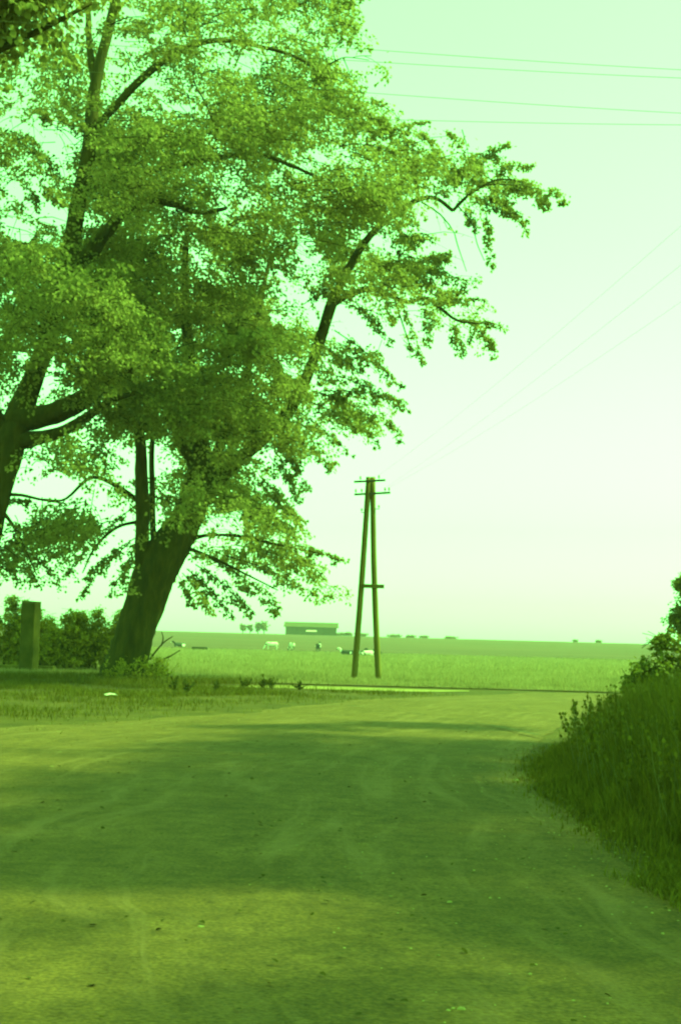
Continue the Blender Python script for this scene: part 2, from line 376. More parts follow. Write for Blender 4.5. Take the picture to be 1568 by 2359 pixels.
EDGE_A = [  # start, tip, half width (photo units)
 (1118,424,1297,450,26),(1150,400,1262,462,26),(1120,395,1228,378,20),(1090,362,1176,330,12),(1060,370,1150,360,22),(1020,300,1062,326,9),
 (1060,420,1190,435,26),(1080,450,1165,470,20),(1140,450,1208,525,18),(1100,470,1205,498,20),(1120,490,1130,610,17),(1070,470,1097,522,14),
 (1020,400,1100,385,26),(1000,440,1050,410,17),(910,292,985,280,8),(930,300,1000,330,17),(960,420,952,330,20),(920,400,925,310,22),(985,400,1010,345,18),
 (940,600,1065,650,24),(930,620,1030,585,24),(950,690,1066,690,15),(1010,700,1110,688,9),(1050,735,1162,755,17),(1080,745,1140,803,18),(1040,740,1062,808,17),
 (980,700,990,790,15),(1000,680,1055,670,18),(920,690,962,795,9),(930,785,978,834,12),(890,680,905,745,12),(960,640,1040,690,20),(900,560,985,545,20),(900,530,960,560,18),
 (800,680,893,784,20),(770,760,920,888,20),(780,790,852,832,16),(740,800,830,852,22),(720,850,936,940,20),(740,900,930,925,18),(720,900,919,997,22),(700,920,867,1012,19),
 (690,950,807,1049,10),(680,1000,758,1077,13),(640,1000,701,1117,24),(620,1050,691,1148,24),(600,1100,685,1192,24),(580,1150,678,1240,23),
 (520,1235,792,1289,17),(540,1255,741,1320,20),(520,1280,715,1366,20),(490,1290,637,1393,22),(450,1300,577,1409,22),(430,1310,533,1418,16),(420,1320,491,1415,15),(410,1325,445,1392,12),
 (560,1240,700,1285,18),(600,1250,740,1275,14),
 (300,1250,182,1376,13),(320,1270,247,1372,14),(310,1240,200,1330,15),(320,1230,285,1340,12),(330,1150,160,1315,15),(250,1200,120,1285,13),
 (700,700,800,640,22),(740,640,830,560,20),(820,520,890,430,22),(860,620,950,600,22),(850,660,960,640,18),
]
EDGE_B = [(740,60,828,100,17),(750,40,815,58,17),(720,150,762,202,18),(730,215,812,215,18),(780,265,850,255,15),(800,285,885,270,17),(840,305,930,300,18),(760,10,812,5,18),
 (740,235,795,260,18),(840,330,905,350,18),(30,1240,120,1316,13),(10,1260,90,1338,14),(-20,1270,40,1330,14),(60,330,128,392,15),(20,300,82,330,16),(90,420,140,470,12),(60,430,90,470,12),
 (130,250,172,300,14),(90,240,110,280,13),(170,240,190,300,14),(10,1150,80,1160,14)]
POLY_A = [
 ([(200,560),(300,490),(400,490),(480,505),(560,520),(640,600),(640,700),(690,740),(685,850),(670,930),(690,1000),(640,1040),(600,1120),(560,1200),(470,1140),(450,1060),(330,1010),(250,960),(210,860),(190,700)], 5.2),
 ([(640,600),(700,560),(800,500),(900,400),(960,340),(1000,350),(1000,440),(950,520),(1000,600),(980,660),(860,680),(790,700),(760,760),(700,800),(650,760)], 1.5),
 ([(690,930),(760,820),(800,760),(860,760),(880,800),(800,850),(830,900),(880,950),(800,970),(720,960)], 1.0),
 ([(440,1180),(560,1140),(640,1200),(650,1270),(720,1290),(650,1340),(560,1380),(470,1360),(400,1350),(420,1280)], 1.5),
 ([(240,960),(330,980),(330,1290),(300,1330),(240,1340),(200,1310),(150,1280),(100,1280),(80,1240),(110,1180),(190,1150),(170,1050)], 1.15),
 ([(330,1000),(480,1000),(470,1090),(400,1120),(330,1140)], 1.0),
 ([(330,1240),(420,1260),(400,1330),(320,1320)], .35),
 ([(960,340),(1110,370),(1200,395),(1235,435),(1170,450),(1090,480),(1000,440)], .75), ([(900,560),(1000,580),(1060,660),(1110,750),(1050,760),(960,700),(880,670)], .8), ([(760,780),(860,820),(915,890),(925,950),(850,995),(700,960)], .7),
]
POLY_B = [
 ([(0,570),(60,585),(130,570),(200,540),(240,600),(330,640),(330,760),(250,880),(130,880),(100,800),(30,800),(0,830)], 4.6),
 ([(230,300),(280,260),(360,170),(480,110),(480,60),(560,-40),(800,-40),(790,60),(740,120),(745,190),(780,270),(850,290),(900,320),(900,400),(850,480),(760,540),(700,570),(640,570),(560,530),(480,490),(380,430),(300,450),(240,470),(200,500)], 3.5),
 ([(250,-40),(520,-40),(480,110),(360,170),(300,200),(240,280),(225,200)], 1.2),
 ([(0,60),(200,40),(205,280),(190,290),(140,280),(120,255),(70,255),(40,190),(0,190)], 1.5),
 ([(0,200),(50,220),(70,270),(30,285),(0,270)], 2.0), ([(0,310),(70,320),(100,360),(60,395),(0,380)], 2.2),
 ([(10,400),(170,400),(180,480),(100,480),(60,440)], .8), ([(0,450),(40,470),(60,490),(0,490)], 2.0), ([(60,520),(150,530),(160,590),(90,560)], 1.5),
 ([(0,1170),(60,1130),(100,1160),(110,1230),(80,1300),(40,1325),(0,1320)], 1.3), ([(0,830),(60,850),(40,930),(0,960)], 1.3),
 ([(110,900),(180,950),(240,960),(230,1060),(130,1060),(60,1060)], 1.5),
 ([(-260,-60),(0,-60),(0,560),(0,1000),(-260,1000)], 1.6), ([(-260,-260),(760,-260),(760,-40),(-260,-40)], 1.4), ([(-260,1000),(0,1150),(0,1320),(-150,1300)], 1.0),
]
def photo_crown(polys, edges, depth, axis_xy, rad, thick, lsize):
    parts = []
    k2 = (depth / FPX) ** 2; la = lsize * lsize * .95 * .58 * .5
    for poly, dens in polys:
        poly = np.asarray(poly, float); N = poly_area(poly) * k2 * dens * 1.38 / la; per0 = 60; ns = max(3, int(N / per0))
        lo, hi = poly.min(0), poly.max(0); C = np.zeros((0, 2))
        while len(C) < ns:
            q = rng.uniform(lo, hi, (ns * 3, 2)); q = q[in_poly(q, poly)]
            for h in HOLES: q = q[~in_poly(q, h)]
            C = np.vstack([C, q])
        C = C[:ns]
        nk = max(2, ns // 17); K = C[:nk]
        c0 = at(K[:, 0], K[:, 1], np.full(nk, depth)); rr = np.clip(np.abs(c0[:, 0] - axis_xy[0]) / rad, 0, .97)
        y = depth + rng.uniform(-1, 1, nk) * thick * np.sqrt(1 - rr ** 2)
        KP = at(K[:, 0], K[:, 1], y); ki = rng.integers(0, nk, ns)
        P = KP[ki] + rng.normal(0, 1, (ns, 3)) * np.array([.66, .66, .26]); P[:, 2] -= .18 * ((P[:, 0] - KP[ki, 0]) ** 2 + (P[:, 1] - KP[ki, 1]) ** 2)
        out = np.zeros((ns, 3)); out[:, 0] = P[:, 0] - axis_xy[0]; out[:, 1] = P[:, 1] - axis_xy[1]
        out = nrm(out) + rng.normal(0, .45, (ns, 3)); out[:, 2] = rng.uniform(-.75, .05, ns); out = nrm(out)
        L = rng.uniform(.9, 1.7, ns)
        S = P - out * (L * .6)[:, None]; E = P + out * (L * .4)[:, None]
        per = np.maximum(6, rng.normal(per0, 16, ns)).astype(int)
        V, F, TV, TF = spray_leaves(S, E, rng.uniform(.28, .5, ns), per, lsize)
        # keep the bigger gaps of the crown open
        mid = V.reshape(-1, 6, 3)[:, 3]; d = mid - EYE; q = d @ np.stack([RV, UV, F0]).T
        pu = np.stack([CU + FPX * q[:, 0] / q[:, 2], CV - FPX * q[:, 1] / q[:, 2]], 1)
        bad = np.zeros(len(pu), bool)
        for h in HOLES: bad |= in_poly(pu, h)
        bad &= rng.random(len(pu)) < .93
        keep = ~bad; n = int(keep.sum()); V = V.reshape(-1, 6, 3)[keep].reshape(-1, 3)
        F = (LEAF_F[None] + (np.arange(n) * 6)[:, None, None]).reshape(-1, 4)
        parts += [(V, F, 0), (TV, TF, 1)]
    e = np.array(edges, float); n = len(e); dy = rng.normal(0, 1.3, n)
    S = at(e[:, 0], e[:, 1], depth + dy); E = at(e[:, 2], e[:, 3], depth + dy + rng.normal(0, .5, n))
    w = e[:, 4] * depth / FPX; Ln = np.linalg.norm(E - S, axis=1); C = (S + E) / 2 + np.array([0, 0, .1]) * Ln[:, None]
    TV, TF = thin_tubes(S, C, E, np.clip(.012 * Ln, .008, .03), np.full(n, .003)); parts.append((TV, TF, 1))
    V, F, _, _ = spray_leaves(S, E, w * .6, np.maximum(10, Ln * w * .8 / la).astype(int), lsize, sag=.10, thick=.8); parts.append((V, F, 0))
    nsub = 9; ii = np.repeat(np.arange(n), nsub); m = len(ii); t = np.tile(np.linspace(.12, .97, nsub), n) + rng.normal(0, .04, m); t = np.clip(t, .05, 1)
    B0 = ((1 - t) ** 2)[:, None] * S[ii] + (2 * t * (1 - t))[:, None] * C[ii] + (t ** 2)[:, None] * E[ii]
    D = nrm(E - S)[ii]; ang = rng.uniform(0, 2 * np.pi, m)
    A = nrm(np.cross(D, np.array([0, 0, 1.0]))); B = np.cross(A, D)
    side = A * np.cos(ang)[:, None] + B * (np.sin(ang) * .9)[:, None]; side[:, 2] -= .35
    ln = w[ii] * rng.uniform(.7, 1.6, m) * (1.15 - .45 * t)
    tip = B0 + (side * .8 + D * .45) * ln[:, None]; tip[:, 2] -= .25 * ln
    per = np.maximum(12, ln * w[ii] * 1.0 * 1.35 / la * rng.uniform(.5, 1.3, m)).astype(int)
    V, F, TV, TF = spray_leaves(B0 - side * (.15 * ln)[:, None], tip, np.clip(w[ii] * .58, .10, .4), per, lsize, sag=.12, thick=.8)
    parts += [(V, F, 0), (TV, TF, 1)]
    return parts
def limb_pts(pts, depth, n, ddepth=0.0):
    """pts rows: u, v, width(photo units) [, extra depth]"""
    p = np.array([list(q) + [0.0] * (4 - len(q)) for q in pts], float)
    dep = depth + p[:, 3] + np.linspace(0, ddepth, len(p))
    X = at(p[:, 0], p[:, 1], dep); r = p[:, 2] * dep / FPX / 2
    S = spline(np.column_stack([X, r]), n); return S[:, :3], np.clip(S[:, 3], .012, None)
def ground_end(X, R, flare=1.8):
    """extend a trunk down into the soil"""
    return X, R

def lump_f(a=.06, k=5):
    ph = rng.uniform(0, 6, 4)
    return lambda t, th: 1 + a * np.sin(3 * th + ph[0] + 5 * t) + a * .7 * np.sin(k * th + ph[1] - 9 * t) + a * .8 * np.sin(11 * t + ph[2] + th) + .35 * a * np.sin(40 * t + 2 * th + ph[3])

# ------------------------------------------------------------------ tree A: leaning trunk beside the pasture
DA = 46.4
baseA = gnd(286., 1566.)
tA = thing('roadside_tree', 'big leafy tree with thick leaning dark trunk right of the hedge', 'tree', baseA)
X, R = limb_pts([(262,1620,128),(285,1570,112),(300,1515,94),(318,1450,90),(338,1390,92),(352,1335,98),(372,1285,98),(402,1240,84),(432,1185,74),(452,1125,66),(462,1060,52),(455,980,40),(440,880,32),(430,760,26),(425,640,18),(430,540,12)], DA, 70)
obj('trunk', *tube(X, R, 20, .025, lump_f(.05)), M['bark'], tA, smooth=True)
for pts, n, dd in [
 ([(340,1330,60),(326,1270,36),(328,1180,34),(326,1090,30),(322,1000,24),(300,900,18),(290,780,12)], 30, -1.5),
 ([(360,1290,20),(353,1220,15),(351,1130,14),(350,1040,12),(360,930,9)], 20, .8),
 ([(440,1165,42),(520,1085,36),(600,1015,32),(655,960,30),(690,905,28),(718,840,26),(742,770,26),(765,702,25),(800,625,20),(850,545,17),(905,495,15),(960,460,13),(1003,456,10),(1043,485,9)], 50, -1.0),
 ([(1043,485,9),(1075,452,8),(1118,424,7),(1160,412,5),(1230,425,3)], 16, 0),
 ([(765,702,18),(806,677,14),(849,665,13),(886,674,12),(926,693,11),(950,694,10),(980,686,9),(1014,709,8),(1051,737,7),(1103,745,5)], 30, 0),
 ([(430,1245,14),(480,1233,8),(558,1236,7),(640,1255,5),(740,1275,3)], 20, -.5),
 ([(425,1260,12),(500,1290,8),(580,1330,5),(640,1360,3)], 16, -1.2),
 ([(445,1130,30),(500,1040,24),(540,940,20),(580,820,16),(600,700,12),(620,600,8)], 26, 2.5),
 ([(455,1090,26),(400,980,22),(370,860,18),(360,740,13),(340,640,9)], 26, -3.0),
 ([(325,1160,14),(270,1120,11),(210,1100,9),(150,1150,6),(100,1150,4)], 20, -1.5),
 ([(326,1200,10),(270,1215,8),(220,1260,6),(190,1320,3)], 16, -1.),
 ([(965,458,8),(955,400,6),(950,330,3)], 10, 0), ([(919,488,7),(925,420,5),(932,330,3)], 10, .5),
 ([(905,680,5),(925,740,4),(945,800,2.5)], 8, .3), ([(1050,470,4),(1085,510,3),(1098,560,2.5),(1115,600,2)], 10, 0),
]:
    X, R = limb_pts(pts, DA, n, dd)
    obj('limb', *tube(X, R, 9 if pts[0][2] > 12 else 6, .03, lump_f(.05)), M['bark'], tA, smooth=True)
for pts in [[(970,465,5),(1010,490,4),(1043,530,3.2),(1052,560,3),(1062,590,2.4),(1074,625,1.5)], [(1043,530,3),(1030,525,2),(1022,505,1.5)], [(985,600,3),(1010,615,2.5),(1050,640,2),(1075,645,1.5)],
            [(345,1520,5),(362,1497,4),(380,1478,3),(398,1466,2)], [(335,1545,5),(365,1525,4),(392,1512,3),(415,1498,2)], [(372,1487,4),(376,1470,3),(372,1455,2)]]:
    X, R = limb_pts(pts, DA - .6, 10)
    obj('dead_twig', *tube(X, R, 5, .05), M['twig'], tA, smooth=True)
crA = photo_crown(POLY_A, EDGE_A, DA, baseA, 16., 9., .108)
crown_obj('crown', crA, tA, M['leaf'], M['twig'])
# leafy suckers at the foot of the trunk
n = 110; a = rng.uniform(-2.6, .9, n); r = rng.uniform(.5, 1.15, n)
S = np.stack([baseA[0] + .25 + r * np.cos(a), baseA[1] + r * np.sin(a) * .9, np.zeros(n)], 1); E = S + np.stack([rng.normal(.08, .22, n), rng.normal(-.1, .2, n), rng.uniform(.2, .8, n)], 1)
V, F, TV, TF = spray_leaves(S, E, np.full(n, .09), np.full(n, 24), .06, sag=0, hang=-.4)
crown_obj('sucker_growth', [(V, F, 0), (TV, TF, 1)], tA, M['hedge'], M['twig'])

# ------------------------------------------------------------------ tree B: tall tree at the left edge
DB = 40.0
baseB = np.array([-11.2, DB, 0.0])
tB = thing('roadside_tree', 'tall tree rising at the left edge with forked upper trunk against the sky', 'tree', baseB)
X, R = limb_pts([(-140,1600,130),(-125,1540,105),(-90,1400,92),(-45,1250,86),(-12,1130,80),(18,1040,74),(44,960,66),(72,890,50),(96,825,44),(124,740,42),(148,650,46),(165,560,42),(180,470,38),(198,385,35),(207,310,32),(214,225,28),(228,150,26),(246,80,24),(266,0,22),(285,-90,18),(290,-190,12)], DB, 90)
obj('trunk', *tube(X, R, 18, .025, lump_f(.05)), M['bark'], tB, smooth=True)
for pts, n, dd in [
 ([(218,190,20),(210,140,18),(205,80,16),(203,20,14),(195,-80,11),(180,-180,7)], 20, .5),
 ([(212,312,20),(238,275,18),(262,248,19),(310,196,20),(360,152,18),(420,113,16),(500,92,13),(590,105,10),(680,130,7),(740,170,5)], 36, -2.0),
 ([(160,610,44),(200,590,38),(240,540,30),(285,490,26),(330,462,20),(400,470,16),(460,490,12),(520,480,9)], 28, -2.),
 ([(190,430,18,0),(250,412,15,1.5),(350,392,13,3),(472,368,12,2),(585,354,11),(671,381,9),(741,413,6),(800,440,4)], 28, -1.0),
 ([(515,325,6),(490,275,6),(470,230,5),(451,198,4),(440,150,3)], 14, -1.5),
 ([(30,965,66),(90,960,56),(160,935,48),(230,890,42),(300,850,30),(350,815,16),(385,785,8)], 30, -2.0),
 ([(20,1020,50),(80,1010,34),(140,995,28),(200,960,22),(250,925,16),(310,905,10)], 24, -1.5),
 ([(20,1000,30),(-40,900,24),(-110,780,18),(-170,640,12)], 20, -1.5),
 ([(0,1140,10),(45,1140,9),(90,1150,7),(150,1160,4)], 12, -.6), ([(-10,1160,12),(30,1210,8),(60,1270,5),(85,1325,3)], 14, -1.0),
]:
    X, R = limb_pts(pts, DB, n, dd)
    obj('limb', *tube(X, R, 9 if pts[0][2] > 12 else 6, .03, lump_f(.05)), M['bark'], tB, smooth=True)
for pts in [[(735,175,6),(755,150,5),(772,140,4),(790,132,3),(812,132,2.4),(850,138,1.5)], [(772,140,3),(768,115,2.5),(790,95,2)], [(790,133,3),(800,155,2.5),(808,178,1.6)], [(755,150,3),(750,130,2.4),(742,112,1.6)], [(810,132,2),(830,128,1.6),(855,128,1.2)]]:
    X, R = limb_pts(pts, DB - .5, 10)
    obj('dead_twig', *tube(X, R, 5, .05), M['twig'], tB, smooth=True)
crown_obj('crown', photo_crown(POLY_B, EDGE_B, DB, baseB + np.array([2.5, 0, 0]), 14., 8.5, .10), tB, M['leaf'], M['twig'])

# ------------------------------------------------------------------ tree C: nearer tree just outside the left edge, one bough hangs into the corner
def round_crown(c, rad, nspray, per, lsize, wid=(.3, .5), Ls=(1., 1.8), lo=-1.0):
    d = nrm(rng.normal(0, 1, (nspray, 3))); d = d[d[:, 2] > lo]; ns = len(d)
    rr = rng.uniform(.45, 1.0, ns) ** .6
    bump = 1 + .18 * np.sin(3 * np.arctan2(d[:, 1], d[:, 0]) + 4 * d[:, 2]) + .1 * np.sin(7 * d[:, 0] + 5 * d[:, 2])
    E = np.array(c) + d * np.array(rad) * (rr * bump)[:, None]
    L = rng.uniform(*Ls, ns); dr = d.copy(); dr[:, 2] -= .35; dr = nrm(dr + rng.normal(0, .35, (ns, 3)))
    S = E - dr * L[:, None]
    V, F, TV, TF = spray_leaves(S, E, rng.uniform(*wid, ns), np.maximum(4, rng.normal(per, per * .25, ns)).astype(int), lsize)
    return [(V, F, 0), (TV, TF, 1)]
def avenue_tree(base, label, tops, lobes, h):
    t = thing('roadside_tree', label, 'tree', base); b = np.array(base, float)
    X = spline([b + np.array(q) for q in [(0, 0, -.3), (.1, 0, 1.5), (.2, -.1, h * .3), (.3, -.1, h * .55), (.3, -.1, h * .95)]], 30)
    obj('trunk', *tube(X, np.interp(np.linspace(0, 1, 30), [0, .1, .5, 1], [.60, .43, .32, .06]), 14, .03, lump_f(.06)), M['bark'], t, smooth=True)
    for e in tops:
        e = np.array(e); s0 = b + np.array([.2, -.1, h * .36])
        X = spline([s0, (s0 + e) / 2 + np.array([0, 0, .9]), e], 16)
        obj('limb', *tube(X, np.linspace(.16, .03, 16), 8, .03), M['bark'], t, smooth=True)
    parts = []
    for c, r, ns in lobes: parts += round_crown(c, r, ns, 50, .115)
    crown_obj('crown', parts, t, M['leaf'], M['twig']); return t
avenue_tree((-10.2, 21., 0.), 'near tree whose dark bough hangs into the top left corner', [(-3.9, 20.5, 10.9), (-13, 15, 9), (-15, 23, 9), (-9, 27, 10), (-5.5, 23, 12.5)],
  [((-10.2, 20.4, 10.6), (4.7, 5.4, 5.2), 900), ((-5.5, 20.3, 11.05), (1.65, 1.9, 1.2), 240)], 15.)
for (bx_, by_, lab, lobes) in [
  (11.0, 20.6, 'tree right of the road casting dappled shade on the far bend', [((-.2, 0, 10.6), (4.4, 4.0, 4.2), 640), ((-3.0, -2.0, 9.4), (1.9, 2.2, 1.5), 130), ((-3.1, 4.4, 10.6), (1.7, 1.3, 1.0), 40), ((-.2, 5.8, 10.8), (2.2, 1.4, 1.2), 55)]),
  (10.6, 14.0, 'tree right of the road casting the shade across the middle of the road', [((0, -.2, 10.8), (4.5, 4.6, 4.6), 1150), ((-2.0, -3.0, 11.4), (2.2, 1.6, 1.8), 150), ((-.8, 1.8, 13.0), (2.2, 2.4, 1.5), 130), ((-3.2, 0, 9.6), (1.6, 2.6, 1.5), 130)]),
  (12.6, 5.6, 'tree right of the road casting the shade on the lower right corner', [((0, 0, 10.8), (4.4, 3.4, 4.2), 620), ((-1.7, 3.7, 10.6), (2.0, 1.6, 1.6), 140), ((-1.5, -3.0, 10), (2.2, 1.6, 1.6), 90), ((-4.0, 2.2, 12.2), (2.8, 2.4, 1.2), 50)])]:
    avenue_tree((bx_, by_, 0.), lab, [(bx_ + a, by_ + b, c) for a, b, c in [(-3.6, 0, 9.6), (-2.4, -2.2, 11), (2.6, -2, 10), (2.4, 2.6, 10), (-1.4, 2.6, 12)]],
                [((bx_ + c[0], by_ + c[1], c[2]), r, k) for c, r, k in lobes], 15.)

# ------------------------------------------------------------------ hedge, bushes, right-hand tree
def bush(name, label, cat, base, lobes, lsize, leafm, group=None, stems=7, density=1.0, part='foliage'):
    t = thing(name, label, cat, base, group); b = np.array(base, float)
    top = max(l[2] + l[5] for l in lobes); V, F = [], []
    for k in range(stems):
        l = lobes[k % len(lobes)]
        e = b + np.array([l[0], l[1], l[2]]) + rng.normal(0, .3, 3) * np.array(l[3:6])
        s = b + np.array([l[0] * .5 + rng.normal(0, .12), l[1] * .4, -.05])
        P = spline([s, (s + e) / 2 + rng.normal(0, .08, 3), e], 7)
        V1, F1 = tube(P, np.linspace(.035, .008, 7) * max(1, top * .4), 5); V, F = merge((V, F), (V1, F1))
    obj('stem', V, F, M['twig'], t, smooth=True)
    parts = []
    for l in lobes:
        ns = int(density * 26 * (l[3] * l[5] + l[3] * l[4] + l[4] * l[5]) / (lsize / .08) ** 1.0) + 8
        parts += round_crown(b + np.array(l[:3]), l[3:6], ns, 26, lsize, (.14, .26), (.3, .7))
    crown_obj(part, parts, t, leafm, M['twig'])
    return t
hb = [(100, 52.5, 2.05, 1.35, 'bushy hedge shrub just right of the gate pillar', 1), (160, 53.5, 1.95, 1.4, 'rounded hedge shrub midway between gate pillar and leaning trunk', 2), (222, 53, 2.1, 1.5, 'hedge shrub with upright shoots behind the leaning trunk', 3), (8, 53, 2.5, 1.3, 'taller hedge shrub left of the gate pillar', 4)]
for u, y, h, w, lab, k in hb:
    x = at(float(u), 1500., y)[0]
    bush('hedge_shrub', lab, 'shrub', (x, y, 0), [(0, 0, h * .42, w, 1.0, h * .5), (-w * .5, .2, h * .4, w * .6, .8, h * .45), (w * .55, -.1, h * .45, w * .6, .8, h * .45), (rng.uniform(-.5, .5), 0, h * .9, .3, .3, .5), (rng.uniform(.4, .9), 0, h * .88, .25, .3, .5), (rng.uniform(-.9, -.4), 0, h * .86, .28, .3, .45)], .085, M['hedge'], 'hedge shrubs behind the gate pillar', density=1.9)
x0 = at(1520., 1550., 27.)[0]
bush('leafy_bush', 'leafy bush on the bank at the right edge', 'bush', (x0, 27, .1), [(0, 0, .85, .75, .7, .55), (-.45, -.1, .7, .4, .5, .4), (.7, 0, 1.1, .8, .8, .65), (.1, 0, 1.45, .25, .3, .35)], .085, M['bush'], stems=9)
xr = at(1586., 1450., 58.)[0]
tR = thing('field_tree', 'small dark tree cut off by the right edge behind the bush', 'tree', (xr, 58, 0))
X = spline([(xr, 58, -.1), (xr - .1, 58, 1.2), (xr + .1, 58, 2.6), (xr + .2, 58, 4.4)], 14)
obj('trunk', *tube(X, np.linspace(.17, .05, 14), 8, .04), M['bark'], tR, smooth=True)
crR = round_crown((xr + .15, 58, 2.6), (1.1, 1.2, 1.0), 200, 34, .12, (.2, .34), (.5, 1.)) + round_crown((xr + .1, 58, 4.0), (.75, .9, .6), 90, 34, .12, (.2, .32), (.5, .9)) + round_crown((xr + 1.4, 58, 3.2), (1.2, 1.2, 1.3), 160, 34, .12, (.2, .34), (.5, 1.))
crown_obj('crown', crR, tR, M['bush'], M['twig'])

# ------------------------------------------------------------------ pillar, slab
pb = at(63., 1540., 50.); px = pb[0]
tp = thing('gate_pillar', 'square rendered gate pillar standing before the hedge', 'pillar', (px, 50, 0))
obj('shaft', *box((px, 50.2, 1.2), (.52, .46, 2.4), math.radians(-18), .015), M['plaster'], tp)
obj('cap', *box((px, 50.2, 2.44), (.525, .465, .08), math.radians(-18), .015), M['concrete'], tp)
se = gnd(122., 1549.)
ts = tag(obj('concrete_slab', *box((se[0] - 3.0, se[1] + .2, .1), (6.0, .5, .22), math.radians(1), .02), M['concrete']), 'long low concrete slab lying before the gate pillar', 'slab')

# ------------------------------------------------------------------ A-frame pole
DP = 50.4
tP = thing('utility_pole', 'two-legged wooden utility pole with crossarms at the field edge', 'pole', gnd(843., 1570.))
def post(u0, v0, u1, v1, w0, w1, dy, name, bend=0.0):
    P0 = at(u0, v0, DP + dy); P1 = at(u1, v1, DP + dy * .3)
    n = 16; t = np.linspace(0, 1, n)[:, None]; P = P0 * (1 - t) + P1 * t; P[:, 0] += bend * np.sin(t[:, 0] * math.pi)
    return obj(name, *tube(P, np.linspace(w0, w1, n) * DP / FPX / 2, 12, .012), M['pole'], tP, smooth=True)
post(814., 1580., 849., 1099., 14.5, 12.5, -.05, 'leg', .02)
post(872.5, 1580., 858., 1099., 14.5, 12.5, .05, 'leg', -.05)
c = at(860., 1351., DP); obj('brace', *box((c[0], DP - .16, c[2]), (.74, .09, .14), 0, .01), M['pole'], tP)
AY = math.radians(-38); ad = np.array([math.cos(AY), math.sin(AY), 0])
arms = []
for (u, v, L) in [(851., 1108., 1.36), (857., 1137., 1.56)]:
    c = at(u, v, DP - .14); arms.append((c, L))
    obj('crossarm', *box(c, (L, .06, .075), AY, .008), M['iron'], tP)
def insulator(p, up=.16):
    prof = [(.010, 0), (.010, up * .35), (.035, up * .38), (.042, up * .55), (.028, up * .62), (.036, up * .78), (.018, up * .98), (.004, up)]
    P = np.array([[p[0], p[1], p[2] + h] for _, h in prof]); k = 10; th = np.linspace(0, 2 * np.pi, k, endpoint=False)
    V = [(p[0] + r * math.cos(a), p[1] + r * math.sin(a), p[2] + h) for r, h in prof for a in th]
    F = [[i * k + j, i * k + (j + 1) % k, (i + 1) * k + (j + 1) % k, (i + 1) * k + j] for i in range(len(prof) - 1) for j in range(k)]
    return obj('insulator', V, F, M['porcelain'], tP, smooth=True)
TOPS = []
for (ai, f) in [(0, -.30), (0, .30), (1, -.47), (1, -.30), (1, .36), (1, .47)]:
    c, L = arms[ai]; p = c + ad * L * f + np.array([0, 0, .03]); insulator(p, .17); TOPS.append(p + np.array([0, 0, .15]))
for (u, v, s) in [(836., 1180., -1), (869., 1172., 1)]:
    c = at(u, v, DP - .02); insulator(c + np.array([s * .05, 0, 0]), .14)
    q = box(c + np.array([s * .0, 0, -.01]), (.14, .025, .025)); obj('bracket', *q, M['iron'], tP)

# ------------------------------------------------------------------ wires
def wire(label, P, r, group):
    S = spline(P, 40)
    return tag(obj('overhead_wire', *tube(S, np.full(40, r), 6), M['wire'], smooth=True), label, 'wire', group)
for k, (lab, va, vb) in enumerate([('topmost of the four wires crossing the upper sky', 112, 160), ('second wire from the top crossing the upper sky', 140, 179), ('third wire from the top crossing the upper sky', 212, 260), ('lowest of the four wires crossing the upper sky', 273, 287)]):
    A = at(832., float(va), 14.6 + .3 * k); B = at(1568., float(vb), 15.2 + .3 * k)
    dirv = B - A
    P = [A - dirv * 3.2 + np.array([0, 0, .25]), A - dirv * 1.2 + np.array([0, 0, .06]), A, B, B + dirv * 1.5 + np.array([0, 0, .1])]
    wire(lab, P, .0028, 'wires crossing the upper sky')
for k, (ti, u, v, lab) in enumerate([(1, 1568., 520., 'uppermost faint slanting wire running from the pole to the right edge'), (4, 1568., 610., 'middle faint slanting wire running from the pole to the right edge'), (5, 1568., 695., 'lowest faint slanting wire running from the pole to the right edge')]):
    A = TOPS[ti]; d = ray(u, v); zz = A[2] - .25; B = EYE + d * ((zz - EYE[2]) / d[2])
    mid = (A + B) / 2 - np.array([0, 0, .12])
    ex = B + (B - A) * .9; ex[2] = A[2] + .1
    wire(lab, [A, mid, B, ex], .0014, 'slanting wires from the pole')

# ------------------------------------------------------------------ barn and far things
YB = 600.0
bl, br = at(655., 1458., YB), at(778., 1461., YB); bw = br[0] - bl[0]; bx = (bl[0] + br[0]) / 2; bz = float(zt(YB)) + .1
tb = thing('field_barn', 'long low barn with overhanging roof on the skyline', 'barn', (bx, YB, bz))
Hw = 3.6
w = [box((bx, YB, bz + Hw / 2), (bw * .95, 8.0, Hw), 0, .02)]
obj('wall', *merge(*w), M['barn_wall'], tb)
ov = bw * .5 + .25
rv = [(-ov, -5.2, Hw - .35), (ov, -5.2, Hw - .35), (ov * .985, 0, Hw + 1.45), (-ov * .985, 0, Hw + 1.45), (-ov, 5.2, Hw - .35), (ov, 5.2, Hw - .35)]
RVs = [(bx + a, YB + b, bz + c + .12) for a, b, c in rv] + [(bx + a, YB + b, bz + c - .06) for a, b, c in rv]
RF = [[0, 1, 2, 3], [3, 2, 5, 4], [7, 6, 9, 8], [8, 9, 10, 11], [0, 6, 7, 1], [1, 7, 8, 2], [2, 8, 11, 5], [5, 11, 10, 4], [4, 10, 9, 3], [3, 9, 6, 0]]
rf = obj('roof', RVs, RF, M['barn_roof'], tb)
obj('ridge', *tube([(bx - ov, YB, bz + Hw + 1.6), (bx + ov, YB, bz + Hw + 1.6)], [.14, .14], 6), M['barn_roof'], rf)
for f in (-.30, .28):
    d = obj('door', *box((bx + bw * f, YB - 4.05, bz + 1.45), (2.8, .12, 2.9), 0, .01), M['barn_roof'], tb)
    obj('rail', *box((bx + bw * f, YB - 4.13, bz + 2.95), (3.4, .06, .12)), M['iron'], d)
